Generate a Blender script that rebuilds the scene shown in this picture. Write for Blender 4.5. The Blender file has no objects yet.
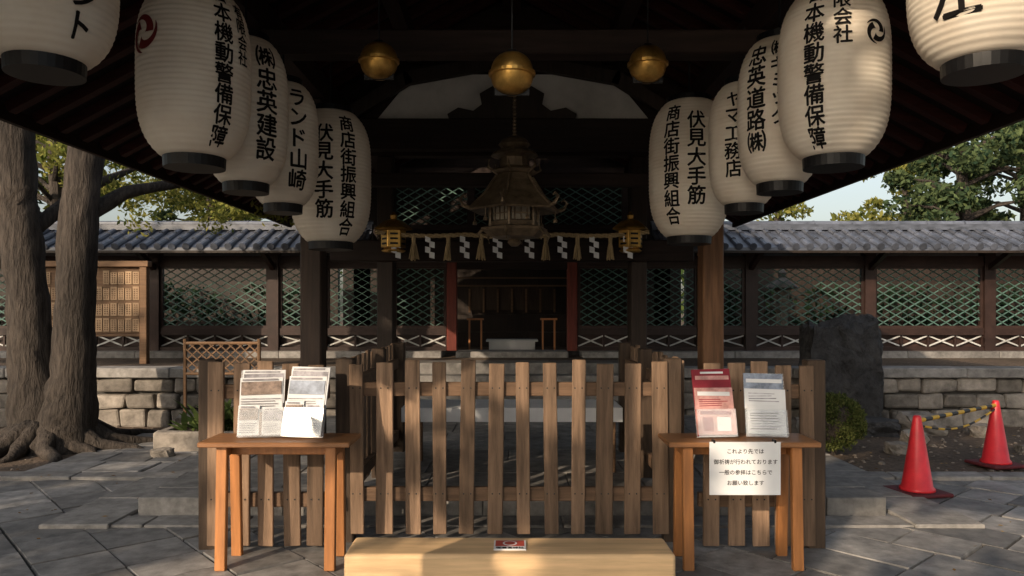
import bpy, bmesh, math, random
import numpy as np
from mathutils import Vector, Matrix, noise
random.seed(7); rng=np.random.default_rng(7)
S=bpy.context.scene
COL=S.collection
# ---------------------------------------------------------------- materials
def newmat(name):
    m=bpy.data.materials.new(name); m.use_nodes=True
    nt=m.node_tree; b=nt.nodes['Principled BSDF']; return m,nt,b
def M(name,col,rough=.7,var=.3,scale=4,stretch=(1,1,1),bump=.15,metal=0,island=.2,spec=.3,col2=None,fine=0.0):
    m,nt,b=newmat(name); N=nt.nodes; L=nt.links
    tc=N.new('ShaderNodeTexCoord'); mp=N.new('ShaderNodeMapping'); mp.inputs['Scale'].default_value=stretch
    L.new(tc.outputs['Object'],mp.inputs['Vector'])
    geo=N.new('ShaderNodeNewGeometry')
    add=N.new('ShaderNodeVectorMath'); add.operation='ADD'
    mul=N.new('ShaderNodeMath'); mul.operation='MULTIPLY'; mul.inputs[1].default_value=37.0
    L.new(geo.outputs['Random Per Island'],mul.inputs[0]); L.new(mp.outputs[0],add.inputs[0]); L.new(mul.outputs[0],add.inputs[1])
    n=N.new('ShaderNodeTexNoise'); n.inputs['Scale'].default_value=scale; n.inputs['Detail'].default_value=5; n.inputs['Roughness'].default_value=.65
    L.new(add.outputs[0],n.inputs['Vector'])
    r=N.new('ShaderNodeValToRGB'); e=r.color_ramp.elements
    c2=col2 or [min(1,c*(1+var)) for c in col]
    e[0].position=.3; e[0].color=(*[c*(1-var) for c in col],1)
    e[1].position=.72; e[1].color=(*c2,1)
    L.new(n.outputs['Fac'],r.inputs[0])
    mr=N.new('ShaderNodeMapRange'); mr.inputs[3].default_value=1-island; mr.inputs[4].default_value=1+island
    L.new(geo.outputs['Random Per Island'],mr.inputs[0])
    mx=N.new('ShaderNodeVectorMath'); mx.operation='SCALE'
    L.new(r.outputs[0],mx.inputs[0]); L.new(mr.outputs[0],mx.inputs['Scale'])
    n2=N.new('ShaderNodeTexNoise'); n2.inputs['Scale'].default_value=.9; n2.inputs['Detail'].default_value=2
    L.new(tc.outputs['Object'],n2.inputs['Vector'])
    mr2=N.new('ShaderNodeMapRange'); mr2.inputs[1].default_value=.3; mr2.inputs[2].default_value=.7
    mr2.inputs[3].default_value=1-var*.6; mr2.inputs[4].default_value=1+var*.4
    L.new(n2.outputs['Fac'],mr2.inputs[0])
    mx2=N.new('ShaderNodeVectorMath'); mx2.operation='SCALE'
    L.new(mx.outputs[0],mx2.inputs[0]); L.new(mr2.outputs[0],mx2.inputs['Scale'])
    L.new(mx2.outputs[0],b.inputs['Base Color'])
    b.inputs['Roughness'].default_value=rough; b.inputs['Metallic'].default_value=metal
    b.inputs['Specular IOR Level'].default_value=spec
    if bump:
        bp=N.new('ShaderNodeBump'); bp.inputs['Strength'].default_value=min(1,bump*2); bp.inputs['Distance'].default_value=.01+fine
        L.new(n.outputs['Fac'],bp.inputs['Height']); L.new(bp.outputs[0],b.inputs['Normal'])
    return m
def Mleaf(name,c1,c2,trans=.35):
    m=bpy.data.materials.new(name); m.use_nodes=True; nt=m.node_tree; N=nt.nodes; L=nt.links
    N.remove(N['Principled BSDF'])
    geo=N.new('ShaderNodeNewGeometry'); r=N.new('ShaderNodeValToRGB')
    r.color_ramp.elements[0].color=(*c1,1); r.color_ramp.elements[1].color=(*c2,1)
    L.new(geo.outputs['Random Per Island'],r.inputs[0])
    d=N.new('ShaderNodeBsdfDiffuse'); t=N.new('ShaderNodeBsdfTranslucent'); mix=N.new('ShaderNodeMixShader'); mix.inputs[0].default_value=trans
    L.new(r.outputs[0],d.inputs[0]); L.new(r.outputs[0],t.inputs[0]); L.new(d.outputs[0],mix.inputs[1]); L.new(t.outputs[0],mix.inputs[2])
    L.new(mix.outputs[0],N['Material Output'].inputs[0]); return m
def Mpaper():
    m=bpy.data.materials.new('lantern_paper'); m.use_nodes=True; nt=m.node_tree; N=nt.nodes; L=nt.links
    N.remove(N['Principled BSDF'])
    tc=N.new('ShaderNodeTexCoord'); n=N.new('ShaderNodeTexNoise'); n.inputs['Scale'].default_value=5; n.inputs['Detail'].default_value=5
    L.new(tc.outputs['Object'],n.inputs['Vector'])
    r=N.new('ShaderNodeValToRGB'); r.color_ramp.elements[0].position=.3; r.color_ramp.elements[1].position=.7
    r.color_ramp.elements[0].color=(.73,.64,.53,1); r.color_ramp.elements[1].color=(.84,.78,.68,1); L.new(n.outputs[0],r.inputs[0])
    d=N.new('ShaderNodeBsdfDiffuse'); t=N.new('ShaderNodeBsdfTranslucent'); mix=N.new('ShaderNodeMixShader'); mix.inputs[0].default_value=.3
    L.new(r.outputs[0],d.inputs[0]); L.new(r.outputs[0],t.inputs[0]); L.new(d.outputs[0],mix.inputs[1]); L.new(t.outputs[0],mix.inputs[2])
    L.new(mix.outputs[0],N['Material Output'].inputs[0]); return m

WV=(9,9,.7); WH=(.7,9,9); WY=(9,.7,9)
m_picket=M('weathered_wood',(.185,.12,.078),.75,.5,3,WV,.3,island=.35)
m_rail=M('weathered_wood_rail',(.12,.073,.045),.75,.4,3,WH,.3)
m_oldpost=M('dark_post_wood',(.05,.033,.022),.7,.4,3,WV,.25)
m_table=M('orange_varnished_wood',(.36,.145,.045),.45,.3,3,WV,.08,spec=.5,island=.15)
m_tabletop=M('table_top_wood',(.24,.11,.045),.4,.25,3,WH,.08,spec=.5,island=.1)
m_bench=M('pale_bench_wood',(.66,.45,.25),.5,.22,2.5,WH,.1,island=.06)
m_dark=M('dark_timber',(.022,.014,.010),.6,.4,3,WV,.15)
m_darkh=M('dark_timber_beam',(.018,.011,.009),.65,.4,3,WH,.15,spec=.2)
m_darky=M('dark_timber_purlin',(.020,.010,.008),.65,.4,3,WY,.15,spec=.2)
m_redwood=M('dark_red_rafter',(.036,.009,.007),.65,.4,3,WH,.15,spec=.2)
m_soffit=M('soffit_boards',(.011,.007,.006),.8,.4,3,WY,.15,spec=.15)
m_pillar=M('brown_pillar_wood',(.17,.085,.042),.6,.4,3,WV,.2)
m_pillar_shade=M('shaded_pillar_wood',(.035,.022,.016),.6,.4,3,WV,.2)  # same wood as the right pillars, with the left side's shade in its colour
m_fenceframe=M('lacquered_fence_frame',(.030,.016,.013),.5,.35,3,(2,2,2),.1)
m_red=M('vermilion_lacquer',(.11,.022,.014),.5,.35,3,WV,.08)
m_green=M('verdigris_lattice',(.065,.125,.105),.6,.4,6,(1,1,1),.1,island=.35)
m_white=M('white_lattice_paint',(.42,.42,.41),.7,.3,6,(1,1,1),.05,island=.15)
m_plaster=M('white_plaster',(.48,.47,.45),.85,.25,2,(1,1,1),.08)
m_tile=M('roof_tile',(.072,.080,.102),.34,.45,5,(1,1,1),.1,island=.4,spec=.5)
m_stone=M('retaining_stone',(.19,.168,.145),.85,.5,7,(1,1,1),.5,island=.35)
m_slab=M('granite_slab',(.20,.19,.18),.75,.4,9,(1,1,1),.25,island=.22)
m_pave=M('paving_stone',(.185,.178,.172),.6,.45,8,(1,1,1),.35,island=.36,spec=.4)
m_joint=M('joint_mortar',(.045,.042,.038),.9,.4,12,(1,1,1),.3)
m_soil=M('soil',(.105,.076,.055),.95,.55,20,(1,1,1),.7,island=0,fine=.02)
m_peb=M('pebble',(.17,.14,.115),.9,.3,12,island=.5)
m_rock=M('monument_rock',(.036,.035,.036),.8,.65,8,(1,1,1),.9,island=0,fine=.035)
m_bark=M('tree_bark',(.052,.042,.035),.9,.6,6,(4,4,.8),.9,island=0,fine=.045)
m_paper=Mpaper()
m_ink=M('black_ink',(.008,.007,.007),.7,.1,4,bump=0,island=0,spec=.1)
m_lacq=M('black_lacquer_ring',(.006,.006,.007),.45,.2,4,bump=0,island=0,spec=.25)
m_crest=M('dark_red_crest',(.13,.012,.012),.6,.1,4,bump=0,island=0)
m_stamp=M('stamp_red',(.40,.07,.05),.6,.1,4,bump=0,island=0)
m_gold=M('gilt_brass',(.48,.28,.075),.36,.5,8,bump=.12,metal=.85,island=.1)
m_bronze=M('aged_bronze',(.17,.125,.08),.42,.55,12,bump=.25,metal=.45,island=.25)
m_pane=M('oiled_paper_pane',(.26,.23,.18),.8,.3,8)
m_straw=M('rice_straw',(.36,.27,.15),.85,.3,20,(6,6,1),.3,island=.25)
m_wpaper=M('white_paper',(.66,.67,.69),.8,.08,4,bump=0,island=.06)
m_cone=M('red_cone_plastic',(.60,.025,.035),.4,.2,5,bump=.03,island=.03,spec=.5)
m_conebase=M('cone_base_rubber',(.08,.013,.016),.7,.2,5)
m_yel=M('yellow_bar',(.62,.36,.03),.5,.15,5,island=0,bump=0)
m_blk=M('black_bar',(.02,.02,.02),.5,.15,5,island=0,bump=0)
m_name=M('name_plaque_wood',(.34,.23,.14),.7,.2,6,bump=.05,island=.2)
m_board=M('notice_board_wood',(.14,.08,.043),.7,.3,4,WH,.1)
m_gray=M('printed_grey',(.30,.29,.32),.6,.5,22,bump=0,island=.5)
m_brown=M('printed_photo_brown',(.24,.18,.15),.5,.6,26,bump=0,island=.4)
m_pink=M('leaflet_pink',(.50,.27,.25),.5,.4,18,bump=0,island=.2)
m_redp=M('leaflet_red',(.22,.018,.03),.5,.2,14,bump=0,island=.1)
m_blue=M('leaflet_blue',(.22,.26,.34),.5,.5,18,bump=0,island=.2)
m_leaf_y=Mleaf('leaf_yellow_green',(.08,.11,.025),(.34,.32,.09),.55)
m_leaf_g=Mleaf('leaf_green',(.03,.055,.02),(.12,.16,.05),.35)
m_leaf_d=Mleaf('leaf_dark_hedge',(.006,.014,.008),(.018,.033,.017),.15)
m_leaf_p=Mleaf('pine_needles',(.025,.05,.03),(.12,.155,.065),.35)
m_leaf_b=Mleaf('bush_leaf',(.04,.06,.018),(.14,.15,.05),.25)
m_leaf_f=Mleaf('fallen_leaf',(.10,.05,.02),(.28,.19,.08),.1)
def Macr():
    m,nt,b=newmat('clear_acrylic'); b.inputs['Base Color'].default_value=(.8,.85,.9,1); b.inputs['Roughness'].default_value=.08
    b.inputs['Alpha'].default_value=.22; return m
m_acr=Macr()
# ---------------------------------------------------------------- mesh builder
def root(name,loc=(0,0,0)):
    o=bpy.data.objects.new(name,None); o.empty_display_size=.2; o.location=loc; COL.objects.link(o); return o
class B:
    def __init__(s): s.v=[]; s.f=[]
    def add(s,vs,fs):
        k=len(s.v); s.v+= [tuple(v) for v in vs]; s.f+=[tuple(i+k for i in f) for f in fs]; return s
    def box(s,c,d,rot=None,jit=0):
        hx,hy,hz=d[0]/2,d[1]/2,d[2]/2; vs=[]
        for x,y,z in [(-1,-1,-1),(1,-1,-1),(1,1,-1),(-1,1,-1),(-1,-1,1),(1,-1,1),(1,1,1),(-1,1,1)]:
            p=Vector((x*hx+random.uniform(-jit,jit),y*hy+random.uniform(-jit,jit),z*hz+random.uniform(-jit,jit)))
            if rot is not None: p=rot@p
            vs.append((p.x+c[0],p.y+c[1],p.z+c[2]))
        return s.add(vs,[(0,3,2,1),(4,5,6,7),(0,1,5,4),(1,2,6,5),(2,3,7,6),(3,0,4,7)])
    def bb(s,x0,x1,y0,y1,z0,z1,jit=0): return s.box(((x0+x1)/2,(y0+y1)/2,(z0+z1)/2),(x1-x0,y1-y0,z1-z0),jit=jit)
    def beam(s,a,b,w,h):
        a=Vector(a);b=Vector(b);d=b-a;q=d.to_track_quat('Y','Z').to_matrix()
        return s.box((a+b)/2,(w,d.length,h),q)
    def tube(s,pts,rads,seg=10,jit=0,cap=True):
        pts=[Vector(p) for p in pts]; n=len(pts); vs=[];fs=[]
        for i,p in enumerate(pts):
            d=(pts[min(i+1,n-1)]-pts[max(i-1,0)]).normalized(); q=d.to_track_quat('Z','Y').to_matrix()
            for j in range(seg):
                a=2*math.pi*j/seg; r=rads[i]*(1+random.uniform(-jit,jit))
                vs.append(p+q@Vector((math.cos(a)*r,math.sin(a)*r,0)))
        for i in range(n-1):
            for j in range(seg):
                j2=(j+1)%seg; fs.append((i*seg+j,i*seg+j2,(i+1)*seg+j2,(i+1)*seg+j))
        if cap:
            fs.append(tuple(range(seg))[::-1]); fs.append(tuple((n-1)*seg+j for j in range(seg)))
        return s.add(vs,fs)
    def lathe(s,c,prof,seg=24,rot0=0):
        vs=[];fs=[];n=len(prof)
        for r,z in prof:
            for j in range(seg):
                a=rot0+2*math.pi*j/seg; vs.append((c[0]+r*math.cos(a),c[1]+r*math.sin(a),c[2]+z))
        for i in range(n-1):
            for j in range(seg):
                j2=(j+1)%seg; fs.append((i*seg+j,i*seg+j2,(i+1)*seg+j2,(i+1)*seg+j))
        fs.append(tuple(range(seg))[::-1]); fs.append(tuple((n-1)*seg+j for j in range(seg)))
        return s.add(vs,fs)
    def done(s,name,mat,parent=None,bevel=0,smooth=False,seg=1):
        me=bpy.data.meshes.new(name); me.from_pydata(s.v,[],s.f); me.update()
        o=bpy.data.objects.new(name,me); COL.objects.link(o); me.materials.append(mat)
        if parent: o.parent=parent; o.matrix_parent_inverse=Matrix.Translation(parent.location).inverted()
        if smooth:
            for p in me.polygons: p.use_smooth=True
        if bevel:
            md=o.modifiers.new('bev','BEVEL'); md.width=bevel; md.segments=seg; md.limit_method='ANGLE'
        return o
def foliage(name,clumps,n,size,mat,parent=None,flat=.8,shell=.25):
    V=[]
    for (x,y,z,r) in clumps:
        k=max(8,int(n*random.uniform(.7,1.3)))
        d=rng.normal(size=(k,3)); d/=np.linalg.norm(d,axis=1)[:,None]
        rad=r*rng.uniform(shell,1,(k,1))**.6
        c=np.array([x,y,z])+d*rad*np.array([1,1,flat])
        a=rng.normal(size=(k,3)); a/=np.linalg.norm(a,axis=1)[:,None]
        b=np.cross(a,rng.normal(size=(k,3))); b/=np.linalg.norm(b,axis=1)[:,None]
        s=size*rng.uniform(.6,1.3,(k,1))
        V.append(np.stack([c-a*s,c-b*s*.45,c+a*s,c+b*s*.45],1).reshape(-1,3))
    V=np.concatenate(V); nq=len(V)//4
    me=bpy.data.meshes.new(name); me.vertices.add(len(V)); me.vertices.foreach_set('co',V.ravel())
    me.loops.add(nq*4); me.loops.foreach_set('vertex_index',np.arange(nq*4))
    me.polygons.add(nq); me.polygons.foreach_set('loop_start',np.arange(nq)*4); me.polygons.foreach_set('loop_total',np.full(nq,4))
    me.update(calc_edges=True); me.materials.append(mat)
    o=bpy.data.objects.new(name,me); COL.objects.link(o)
    if parent: o.parent=parent; o.matrix_parent_inverse=Matrix.Translation(parent.location).inverted()
    return o
def text_geo(s,size):
    cu=bpy.data.curves.new('t','FONT'); cu.body=s; cu.size=size; cu.align_x='CENTER'; cu.align_y='CENTER'; cu.resolution_u=2
    o=bpy.data.objects.new('t',cu); COL.objects.link(o); bpy.context.view_layer.update()
    dg=bpy.context.evaluated_depsgraph_get(); me=bpy.data.meshes.new_from_object(o.evaluated_get(dg))
    vs=[v.co.copy() for v in me.vertices]; fs=[tuple(p.vertices) for p in me.polygons]
    bpy.data.objects.remove(o); bpy.data.meshes.remove(me)
    if vs:
        cx=(min(v.x for v in vs)+max(v.x for v in vs))/2; cy=(min(v.y for v in vs)+max(v.y for v in vs))/2
        vs=[Vector((v.x-cx,v.y-cy,0)) for v in vs]
    return vs,fs
def bold(vs,size,k=.022):
    """stroke-thickened copies, each a hair above the last"""
    out=[]
    for i,(dx,dy) in enumerate([(0,0),(1,0),(-1,0),(0,1),(0,-1)]):
        out.append([Vector((v.x+dx*size*k,v.y+dy*size*k,i*.0003)) for v in vs])
    return out
def lattice(bd,x0,x1,z0,z1,y,d,m,w,t=.018):
    h=z1-z0
    for sgn in (1,-1):
        c=x0-h/m-d
        while c<x1+h/m+d:
            xa,xb=c,c+h/m
            a=max(xa,x0); b=min(xb,x1)
            if b-a>.02:
                if sgn>0: za,zb=z0+m*(a-c),z0+m*(b-c)
                else: za,zb=z1-m*(a-c),z1-m*(b-c)
                bd.beam((a,y+(.006 if sgn>0 else -.006),za),(b,y+(.006 if sgn>0 else -.006),zb),t,w)
            c+=d
# ---------------------------------------------------------------- ground
g=B(); g.add([(-400,-200,0),(400,-200,0),(400,600,0),(-400,600,0)],[(0,1,2,3)]); g.done('ground',m_soil)
gr=B()
for k in range(1500):
    sx=random.choice((-1,1)); x=sx*random.uniform(2.9,8.5); y=random.uniform(6.5,9.3)
    s=random.uniform(.006,.022)*(1.8 if random.random()<.06 else 1)
    gr.lathe((x,y,random.uniform(-.004,.002)),[(s,0),(s*.9,s*.5),(s*.4,s*.8)],5,random.uniform(0,3))
gr.done('gravel',m_peb)
lv=B()
for k in range(420):
    x=random.uniform(-7,7); y=random.uniform(3.4,9.0)
    if abs(x)<2.6 and y>4.4 or (abs(x)<2.8 and random.random()<.6): continue
    a=random.uniform(0,6.28); s=random.uniform(.010,.024); z=.031 if y<6.3 else .012
    if 6.25<y<6.55 or 2.55<abs(x)<3.2: z=.06
    ca_,sa_=math.cos(a),math.sin(a)
    lv.add([(x+ca_*s,y+sa_*s,z),(x-sa_*s*.45,y+ca_*s*.45,z+.004),(x-ca_*s,y-sa_*s,z+.002),(x+sa_*s*.45,y-ca_*s*.45,z)],[(0,1,2,3)])
lv.done('fallen_leaves',m_leaf_f)
pv=root('stone_pavement')
b=B(); b.add([(-9,-9,.004),(9,-9,.004),(9,6.3,.004),(-9,6.3,.004)],[(0,1,2,3)]); b.done('mortar_bed',m_joint,pv)
b=B(); R45=math.radians(42); T=.40
ca,sa=math.cos(R45),math.sin(R45)
for i in range(-36,36):
    off=random.uniform(0,T)
    j=-38.0*T
    while j<38*T:
        ln=T*random.choice([.85,1,1,1.3,1.5])
        u0,u1,v0,v1=i*T+.009,(i+1)*T-.009,j+off+.009,j+off+ln-.009
        j+=ln
        cu,cv=(u0+u1)/2,(v0+v1)/2; X=ca*cu-sa*cv; Y=sa*cu+ca*cv
        if abs(X)>9 or Y<-9 or Y>6.7: continue
        z=.02+random.uniform(-.004,.004)
        vs=[]
        for zz in (.002,z):
            for u,v in ((u0,v0),(u1,v0),(u1,v1),(u0,v1)):
                u+=random.uniform(-.006,.006); v+=random.uniform(-.006,.006)
                vs.append((ca*u-sa*v,sa*u+ca*v,zz+(random.uniform(-.003,.003) if zz>.01 else 0)))
        b.add(vs,[(4,5,6,7),(0,1,5,4),(1,2,6,5),(2,3,7,6),(3,0,4,7)])
o=b.done('paving_slabs',m_pave,pv)
bm=bmesh.new(); bm.from_mesh(o.data)
bmesh.ops.bisect_plane(bm,geom=bm.verts[:]+bm.edges[:]+bm.faces[:],plane_co=(0,6.3,0),plane_no=(0,1,0),clear_outer=True)
bm.to_mesh(o.data); bm.free()
md=o.modifiers.new('b','BEVEL'); md.width=.007; md.segments=1; md.limit_method='ANGLE'
b=B()
x=-9
while x<9:
    w=random.uniform(.7,1.1)
    if not(-2.7<x+w/2<2.7): b.bb(x+.005,x+w-.005,6.3,6.5,-.05,.05,jit=.004)
    x+=w
for sx in (-1,1):
    y=4.9
    while y<9:
        l=random.uniform(.7,1.0); b.bb(*sorted((sx*2.64,sx*3.1)),y+.005,y+l-.005,-.05,.045,jit=.003); y+=l
x=-3.1
while x<3.05:
    w=min(random.uniform(.6,.95),3.1-x); b.bb(x+.004,x+w-.004,4.93,5.17,-.05,.035,jit=.002); x+=w
b.done('border_slabs',m_slab,pv,bevel=.008)
b=B()
y=6.55
while y<8.6:
    l=random.uniform(.35,.5); x=-4.3
    while x<-3.15:
        w=random.uniform(.3,.55); b.bb(x+.008,min(x+w,-3.12)-.008,y+.008,y+l-.008,-.03,.03,jit=.01); x+=w
    y+=l
b.done('path_slabs',m_pave,pv,bevel=.01)
pf=root('hall_stone_platform')
b=B(); b.bb(-2.57,2.57,5.23,9.2,-.02,.125); b.done('core',m_joint,pf)
b=B(); x=-2.6
while x<2.55:
    w=min(random.uniform(.9,1.4),2.6-x)
    if 2.6-x-w<.3: w=2.6-x
    b.bb(x+.004,x+w-.004,5.2,5.5,-.03,.15,jit=.003); x+=w
for sx in (-1,1):
    y=5.51
    while y<9.0:
        l=random.uniform(.9,1.3); b.bb(*sorted((sx*2.6,sx*2.3)),y,y+l-.006,-.03,.15,jit=.003); y+=l
y=5.51
while y<9.1:
    x=-2.29
    while x<2.25:
        w=min(random.choice([.56,.6,.5]),2.29-x); b.bb(x,x+w-.006,y,y+.49,.1,.148+random.uniform(-.002,.002)); x+=w
    y+=.5
b.done('slabs',m_slab,pf,bevel=.006)
b=B(); b.bb(-60,-1.65,9.42,80,-.1,.70); b.bb(1.65,60,9.42,80,-.1,.70); b.bb(-1.65,1.65,10.6,80,-.1,.705); b.done('terrace_ground',m_soil)
for sx in (-1,1):
    rw=root('stone_retaining_wall')
    b=B(); z=-.02
    for h in (.24,.2,.19):
        x=1.65
        while x<14:
            w=random.uniform(.26,.52)
            x0,x1=sorted((sx*(x+.008),sx*(x+w-.008)))
            b.bb(x0,x1,9.28+random.uniform(-.02,.02),9.5,z+.008,z+h-.008,jit=.024); x+=w
        z+=h
    b.done('stone_blocks',m_stone,rw,bevel=.03,seg=2)
    b=B(); x=1.65
    while x<14:
        w=random.uniform(.9,1.4); x0,x1=sorted((sx*(x+.004),sx*(x+w-.004))); b.bb(x0,x1,9.24,9.6,.612,.735,jit=.004); x+=w
    b.done('coping',m_slab,rw,bevel=.012)
    b=B(); b.bb(*sorted((sx*1.65,sx*14)),9.36,9.44,0,.6); b.done('mortar',m_joint,rw)
st=root('stone_steps'); b=B()
for i in range(4):
    for k in range(3):
        b.bb(-1.6+k*1.067,-1.6+(k+1)*1.067-.006,9.2+i*.34,9.2+(i+1)*.34+(.0 if i<3 else .2),-.02,.15+(i+1)*.145-.001,jit=.002)
b.done('treads',m_slab,st,bevel=.01)
# ---------------------------------------------------------------- precinct fence with tiled roof
FY=12.0
def fence_run(sx):
    fr=root('roofed_lattice_fence')
    posts=[1.97,3.04,3.8,5.7,7.6,9.5,11.4,13.3]
    b=B(); bg=B(); bw=B(); bs=B()
    x=1.1
    while x<13.4:
        w=random.uniform(1.0,1.5); bs.bb(*sorted((sx*(x+.003),sx*(x+w-.003))),11.7,12.3,.6,.8,jit=.004); x+=w
    for p in posts:
        b.box((sx*p,FY,1.6),(.17,.17,1.62))
        b.beam((sx*p,FY-.08,2.12),(sx*p,FY-.62,2.36),.07,.08)
    xs=[.96+.09]+[q for p in posts for q in (p-.085,p+.085)]
    for i in range(0,len(xs)-1,2):
        x0,x1=sorted((sx*xs[i],sx*xs[i+1]))
        for z0,z1 in ((.80,.86),(1.05,1.16),(2.15,2.31)): b.bb(x0-.002,x1+.002,FY-.055,FY+.055,z0,z1)
        for zz in (1.16,2.11): b.bb(x0,x1,FY-.03,FY+.03,zz,zz+.04)
        for xx in (x0,x1-.04): b.bb(xx,xx+.04,FY-.03,FY+.03,1.2,2.11)
        lattice(bg,x0+.04,x1-.04,1.2,2.11,FY,.20,.58,.015,.02)
        n=max(1,round((x1-x0)/.42)); ww=(x1-x0)/n
        for k in range(n):
            a,c=x0+k*ww+.01,x0+(k+1)*ww-.01
            bw.beam((a,FY-.01,.875),(c,FY-.01,1.04),.012,.022); bw.beam((a,FY+.01,1.04),(c,FY+.01,.875),.012,.022)
            b.bb(c-.004,c+.024,FY-.02,FY+.02,.86,1.05)
        b.bb(x0,x1,FY+.06,FY+.075,.86,1.05)
    X1=13.5; X0=2.22
    b.bb(*sorted((sx*X0,sx*X1)),FY-.04,FY+.04,2.36,2.45)
    b.done('frame',m_fenceframe,fr); bg.done('green_lattice',m_green,fr); bw.done('white_cross_slats',m_white,fr); bs.done('stone_base',m_slab,fr,bevel=.01)
    b=B(); RH=.36
    for s2 in (-1,1):
        ya,za,yb,zb=FY+s2*.85,2.38,FY,2.38+RH
        x0,x1=sorted((sx*X0,sx*X1))
        b.add([(x0,ya,za),(x1,ya,za),(x1,yb,zb),(x0,yb,zb),(x0,ya,za-.05),(x1,ya,za-.05),(x1,yb,zb-.05),(x0,yb,zb-.05)],[(0,1,2,3),(4,7,6,5),(0,4,5,1),(1,5,6,2),(3,7,4,0)])
    b.done('roof_bed',m_tile,fr)
    b=B(); x=X0+.1
    while x<X1:
        for s2 in (-1,1):
            for k in range(3):
                t0,t1=k/3,(k+1)/3
                f=lambda t,e=0:(sx*x,FY+s2*.87*(1-t),2.385+RH*t+e)
                b.tube([f(t0,.012),f(t1,.0)],[.046,.038],8)
            if s2<0: b.tube([(sx*x,FY-.885,2.39),(sx*x,FY-.865,2.40)],[.055,.055],10)
        x+=.21
    b.done('round_tiles',m_tile,fr)
    b=B(); x0,x1=sorted((sx*X0,sx*X1)); zr=2.38+RH
    b.bb(x0,x1,FY-.12,FY+.12,zr-.02,zr+.03); b.bb(x0,x1,FY-.09,FY+.09,zr+.032,zr+.07)
    b.tube([(x0,FY,zr+.085),(x1,FY,zr+.085)],[.05,.05],10)
    x=X0+.2
    while x<X1: b.tube([(sx*x-.012,FY,zr+.085),(sx*x+.012,FY,zr+.085)],[.057,.057],10); x+=.6
    b.done('ridge_tiles',m_tile,fr)
    b=B(); x=X0+.05
    while x<X1:
        b.beam((sx*x,FY-.82,2.32),(sx*x,FY,2.64),.05,.06); x+=.2
    b.bb(x0,x1,FY-.86,FY-.80,2.30,2.335)
    b.done('rafters',m_dark,fr)
fence_run(-1); fence_run(1)
# ---------------------------------------------------------------- inner gate + sanctuary
gt=root('shrine_gate')
b=B()
for sx in (-1,1): b.bb(*sorted((sx*.88,sx*1.04)),FY-.08,FY+.08,.80,2.45)
b.done('vermilion_posts',m_red,gt,bevel=.008)
b=B()
b.bb(-2.2,2.2,FY-.1,FY+.1,2.452,2.8); b.bb(-3.05,3.05,FY+.12,FY+.2,2.8,4.2)
b.bb(-1.95,1.95,FY-.16,FY-.04,3.52,3.7); b.bb(-1.95,1.95,FY-.16,FY-.04,2.72,2.80); b.bb(-.88,.88,FY-.06,FY+.06,2.1,2.3)
for x in (-1.9,-.65,.45,1.8): b.bb(x-.06,x+.06,FY-.15,FY-.03,2.80,3.52)
b.done('gate_beams',m_darkh,gt)
b=B()
for x0,x1 in ((-1.84,-.71),(-.59,.39),(.51,1.74)): lattice(b,x0,x1,2.8,3.5,FY-.1,.2,.58,.015,.02)
b.done('transom_lattice',m_green,gt)
b=B(); b.bb(-.88,.88,FY-.3,FY+.3,.70,.80); b.done('threshold_stone',m_slab,gt,bevel=.01)
b=B()
for sx in (-1,1):
    vs=[(0,10.92,4.75),(sx*3.15,10.92,3.05),(sx*3.15,13.4,3.05),(0,13.4,4.75)]; vs+=[(x,y,z+.12) for x,y,z in vs]
    b.add(vs,[(0,1,2,3),(7,6,5,4),(0,4,5,1),(1,5,6,2),(2,6,7,3)])
b.done('gate_roof',m_tile,gt)
sn=root('inner_sanctuary')
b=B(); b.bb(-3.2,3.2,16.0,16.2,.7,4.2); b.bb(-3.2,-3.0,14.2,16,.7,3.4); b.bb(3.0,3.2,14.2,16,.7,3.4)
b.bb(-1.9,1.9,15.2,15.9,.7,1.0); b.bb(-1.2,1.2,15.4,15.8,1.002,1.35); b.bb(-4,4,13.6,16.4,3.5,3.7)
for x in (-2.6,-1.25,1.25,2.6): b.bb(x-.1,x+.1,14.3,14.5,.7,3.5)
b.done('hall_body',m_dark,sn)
b=B()
for z in (1.9,2.05): b.bb(-1.1,1.1,14.35,14.4,z,z+.03)
for x in np.arange(-.9,.95,.3): b.bb(x-.02,x+.02,15.88,15.91,1.4,1.9)
b.done('inner_rails',m_board,sn)
b=B(); b.bb(-.9,.9,15.92,15.94,1.45,1.95); b.done('brocade_screen',m_oldpost,sn)
wt=root('white_cloth_table'); b=B(); b.bb(-.45,.45,13.0,13.5,.9,.93); b.bb(-.4,.4,13.02,13.04,.72,.9); b.done('cloth',m_wpaper,wt)
for sx in (-1,1):
    t=root('offering_stand',(sx*.62,12.7,.7)); b=B(); b.bb(sx*.62-.14,sx*.62+.14,12.6,12.8,1.28,1.31)
    for dx in (-.1,.1): b.bb(sx*.62+dx-.015,sx*.62+dx+.015,12.69,12.71,.7,1.28)
    b.done('stand',m_table,t)
h=root('courtyard_hedge')
cl=[(x+random.uniform(-.3,.3),15.1+random.uniform(-.4,.3),z,.5) for x in np.arange(-16,16.1,.9) if abs(x)>3.6 for z in (1.0,1.6)]
foliage('leaves',cl,100,.08,m_leaf_d,h)
b=B(); b.bb(-16,-3.6,15.5,15.7,.7,2.4); b.bb(3.6,16,15.5,15.7,.7,2.4); b.done('backing_board_fence',m_dark,h)
sl=root('stone_lantern',(4.75,13.2,.7)); c=(4.75,13.2,.7)
B().lathe(c,[(.2,0),(.2,.1),(.11,.14),(.1,.7),(.19,.8),(.2,.86),(.13,.88),(.13,1.1),(.3,1.14),(.24,1.2),(.06,1.32),(.08,1.4),(.01,1.5)],6).done('lantern_body',m_stone,sl)
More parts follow.
